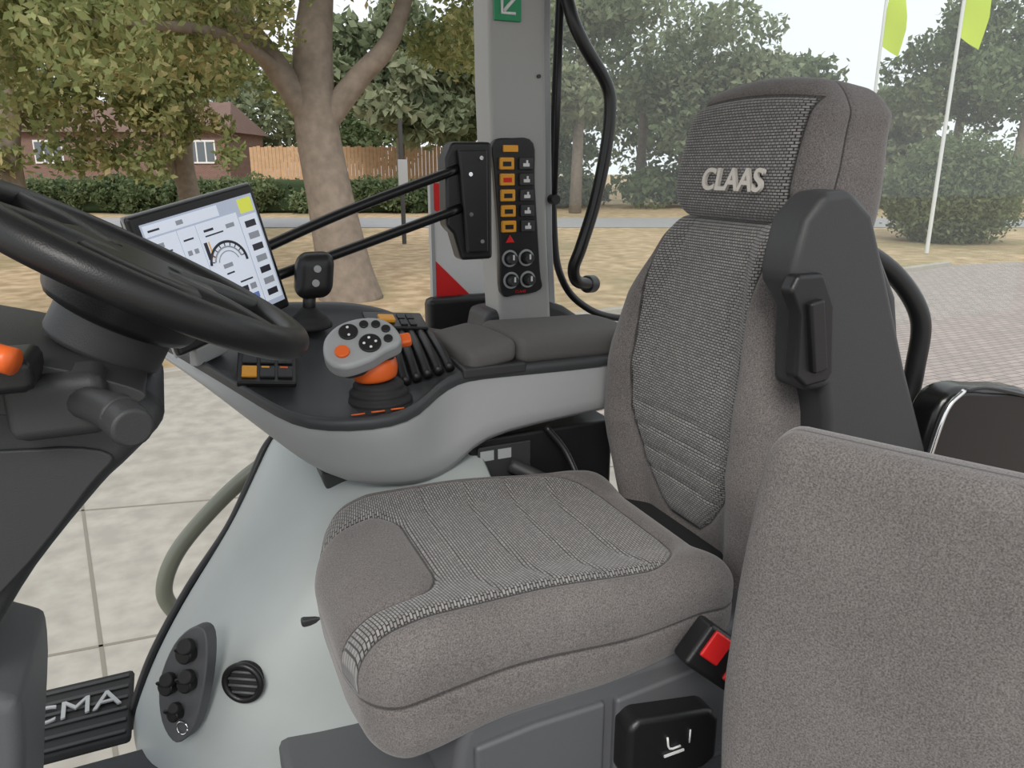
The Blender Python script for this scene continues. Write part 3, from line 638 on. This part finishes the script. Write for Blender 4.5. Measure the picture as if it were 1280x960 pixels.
hd=group('hedge')
hb=[]
rg=np.random.default_rng(5)
for i in range(130):
    s=rg.random();x=-14+32*s;y=51.8-.443*(x+14);hb.append((x+rg.normal()*.3,y+rg.normal()*.4,gz+.55+rg.random()*.9,.9,.8,.65))
leaves('hedge_leaves',hb,30000,.13,LF2,hd,7)
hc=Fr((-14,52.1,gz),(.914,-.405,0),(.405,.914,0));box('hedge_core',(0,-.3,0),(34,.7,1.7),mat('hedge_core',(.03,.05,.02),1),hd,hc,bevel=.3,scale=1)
# right bush
bu=group('round_bush');leaves('bush_leaves',[(23.7,17.6,.35,2.0,2.0,1.75)]+blobs((23.7,17.6,.3),(1.6,1.6,1.2),20,.6,9),26000,.085,LF2,bu,8,.75)
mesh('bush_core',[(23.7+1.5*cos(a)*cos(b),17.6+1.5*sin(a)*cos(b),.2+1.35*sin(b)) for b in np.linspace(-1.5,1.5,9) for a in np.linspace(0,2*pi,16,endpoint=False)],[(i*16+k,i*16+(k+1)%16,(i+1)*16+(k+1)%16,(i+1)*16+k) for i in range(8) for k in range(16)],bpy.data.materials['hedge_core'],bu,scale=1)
# background trees placed by compass bearing and distance from the cab
def at(px,t,h=1.04): 
    u=(px-640)/950; return (t*(u*.9135+h*.4067),t*(h*.9135-u*.4067))
def bgtree(px,t,zt,rad,seed,m=LF3,n=9000,ls=.3,low=1.0):
    g=group('background_tree');x,y=at(px,t);zc=(zt+low)/2+.5
    tube('trunk',[(x,y,gz),(x+.2,y,zc)],.3,BK,g,scale=1,sub=2,radii=[.35,.2],seg=8)
    leaves('crown',blobs((x,y,zc),(rad,rad,(zt-low)/2),26,rad*.33,seed),n,ls,m,g,seed,.35)
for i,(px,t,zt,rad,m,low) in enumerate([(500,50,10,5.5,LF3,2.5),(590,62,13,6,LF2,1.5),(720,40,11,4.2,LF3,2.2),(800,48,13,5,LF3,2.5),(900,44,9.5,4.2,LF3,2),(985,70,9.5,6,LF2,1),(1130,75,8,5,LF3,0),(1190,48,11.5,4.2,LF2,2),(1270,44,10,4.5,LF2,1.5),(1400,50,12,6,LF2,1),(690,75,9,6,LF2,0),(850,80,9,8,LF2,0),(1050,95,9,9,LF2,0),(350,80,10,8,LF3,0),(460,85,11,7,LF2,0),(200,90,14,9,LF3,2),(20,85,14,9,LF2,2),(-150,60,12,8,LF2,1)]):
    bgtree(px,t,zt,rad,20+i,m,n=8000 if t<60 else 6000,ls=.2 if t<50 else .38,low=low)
hf=group('hedge');hb=[]
for i in range(90):
    px=640+ (1300-640)*rg.random();x,y=at(px,44+rg.random()*5+0*px);hb.append((x,y,gz+.7+rg.random()*1.0,1.6,1.4,.9))
leaves('hedge_leaves',hb,20000,.2,LF2,hf,17)
# fence
FN=mat('timber_fence',(.48,.31,.18),.85,noise=.25,nscale=3);fe=group('timber_fence')
ff=Fr((6.0,60,gz),(.914,-.405,0),(.405,.914,0))
for i in range(60): box(f'fence_board_{i}',(i*.27,0,0),(i*.27+.25,.04,3.7+.05*(i%3)),FN,fe,ff,bevel=0,scale=1)
# house
ho=group('brick_house');fhs=Fr((-20,78.5,gz),(.914,-.405,0),(.405,.914,0))
o=box('house_wall',(0,0,0),(27.5,9,5.2),BW,ho,fhs,bevel=0,scale=1)
RT=mat('roof_tile',(.16,.10,.08),.9,noise=.2,nscale=2)
mesh('house_roof',[fhs.P(-.5,-.6,5),fhs.P(28,-.6,5),fhs.P(26.5,4.5,7.6),fhs.P(1,4.5,7.6),fhs.P(-.5,9.6,5),fhs.P(28,9.6,5)],[(0,1,2,3),(3,2,5,4),(1,5,2),(0,3,4)],RT,ho,scale=1)
GD=mat('house_glass',(.12,.14,.16),.1);WF=mat('white_frame',(.75,.75,.74),.5)
for i,a in enumerate((5,12,24.2)):
    box(f'house_window_frame_{i}',(a,-.12,2.6),(a+2.3,0,4.4),WF,ho,fhs,bevel=0,scale=1)
    for j in range(3): box(f'house_window_pane_{i}_{j}',(a+.12+.73*j,-.16,2.75),(a+.72+.73*j,-.1,4.25),GD,ho,fhs,bevel=0,scale=1)
# flag poles
FL=mat('flag_lime',(.45,.58,.03),.7);PW=mat('pole_white',(.6,.61,.61),.4)
for k,(x,y) in enumerate(((21.3,19.1),(19.8,15.25))):
    g=group('flagpole');cyl('pole',(x,y,gz),(x,y,9),.055,PW,g,bevel=0,r1=.04,scale=1)
    V=[];F=[];n=10;zb=4.85 if k==0 else 4.5
    for i in range(n+1):
        for j in range(2+1): V.append((x+.05+.62*j/2*.9+.04*sin(i*.9),y-.25*j/2+.08*sin(i*1.1+j),zb+3.9*i/n-.15*j))
    for i in range(n):
        for j in range(2): F.append((i*3+j,i*3+j+1,(i+1)*3+j+1,(i+1)*3+j))
    mesh('flag',V,F,FL,g,smooth=True,scale=1)
sp=group('sign_post');x,y=3.9,18.5
cyl('post',(x,y,gz),(x,y,.25),.03,BK,sp,bevel=0,scale=1);box('sign',(x-.2,y-.05,-.3),(x+.2,y-.02,.15),GRN,sp,bevel=0,scale=1)
lp=group('street_post');cyl('post',(6.9,24,gz),(6.9,24,2.6),.07,mat('post_dark',(.05,.05,.05),.6),lp,bevel=0,scale=1);box('post_notice',(6.75,23.85,.5),(7.05,23.9,1.4),STK,lp,bevel=0,scale=1)
# ------------------------------------------------------------------ light
w=bpy.data.worlds.new('w');scene.world=w;w.use_nodes=True;bg=w.node_tree.nodes['Background'];bg.inputs[0].default_value=(.93,.965,1,1);bg.inputs[1].default_value=1.1
sl=bpy.data.lights.new('sun','SUN');sl.energy=2.2;sl.angle=radians(25);sl.color=(1,.96,.9);so_=bpy.data.objects.new('sun',sl);link(so_)
so_.rotation_euler=Vector((.45,.8,-.82)).to_track_quat('-Z','Y').to_euler()
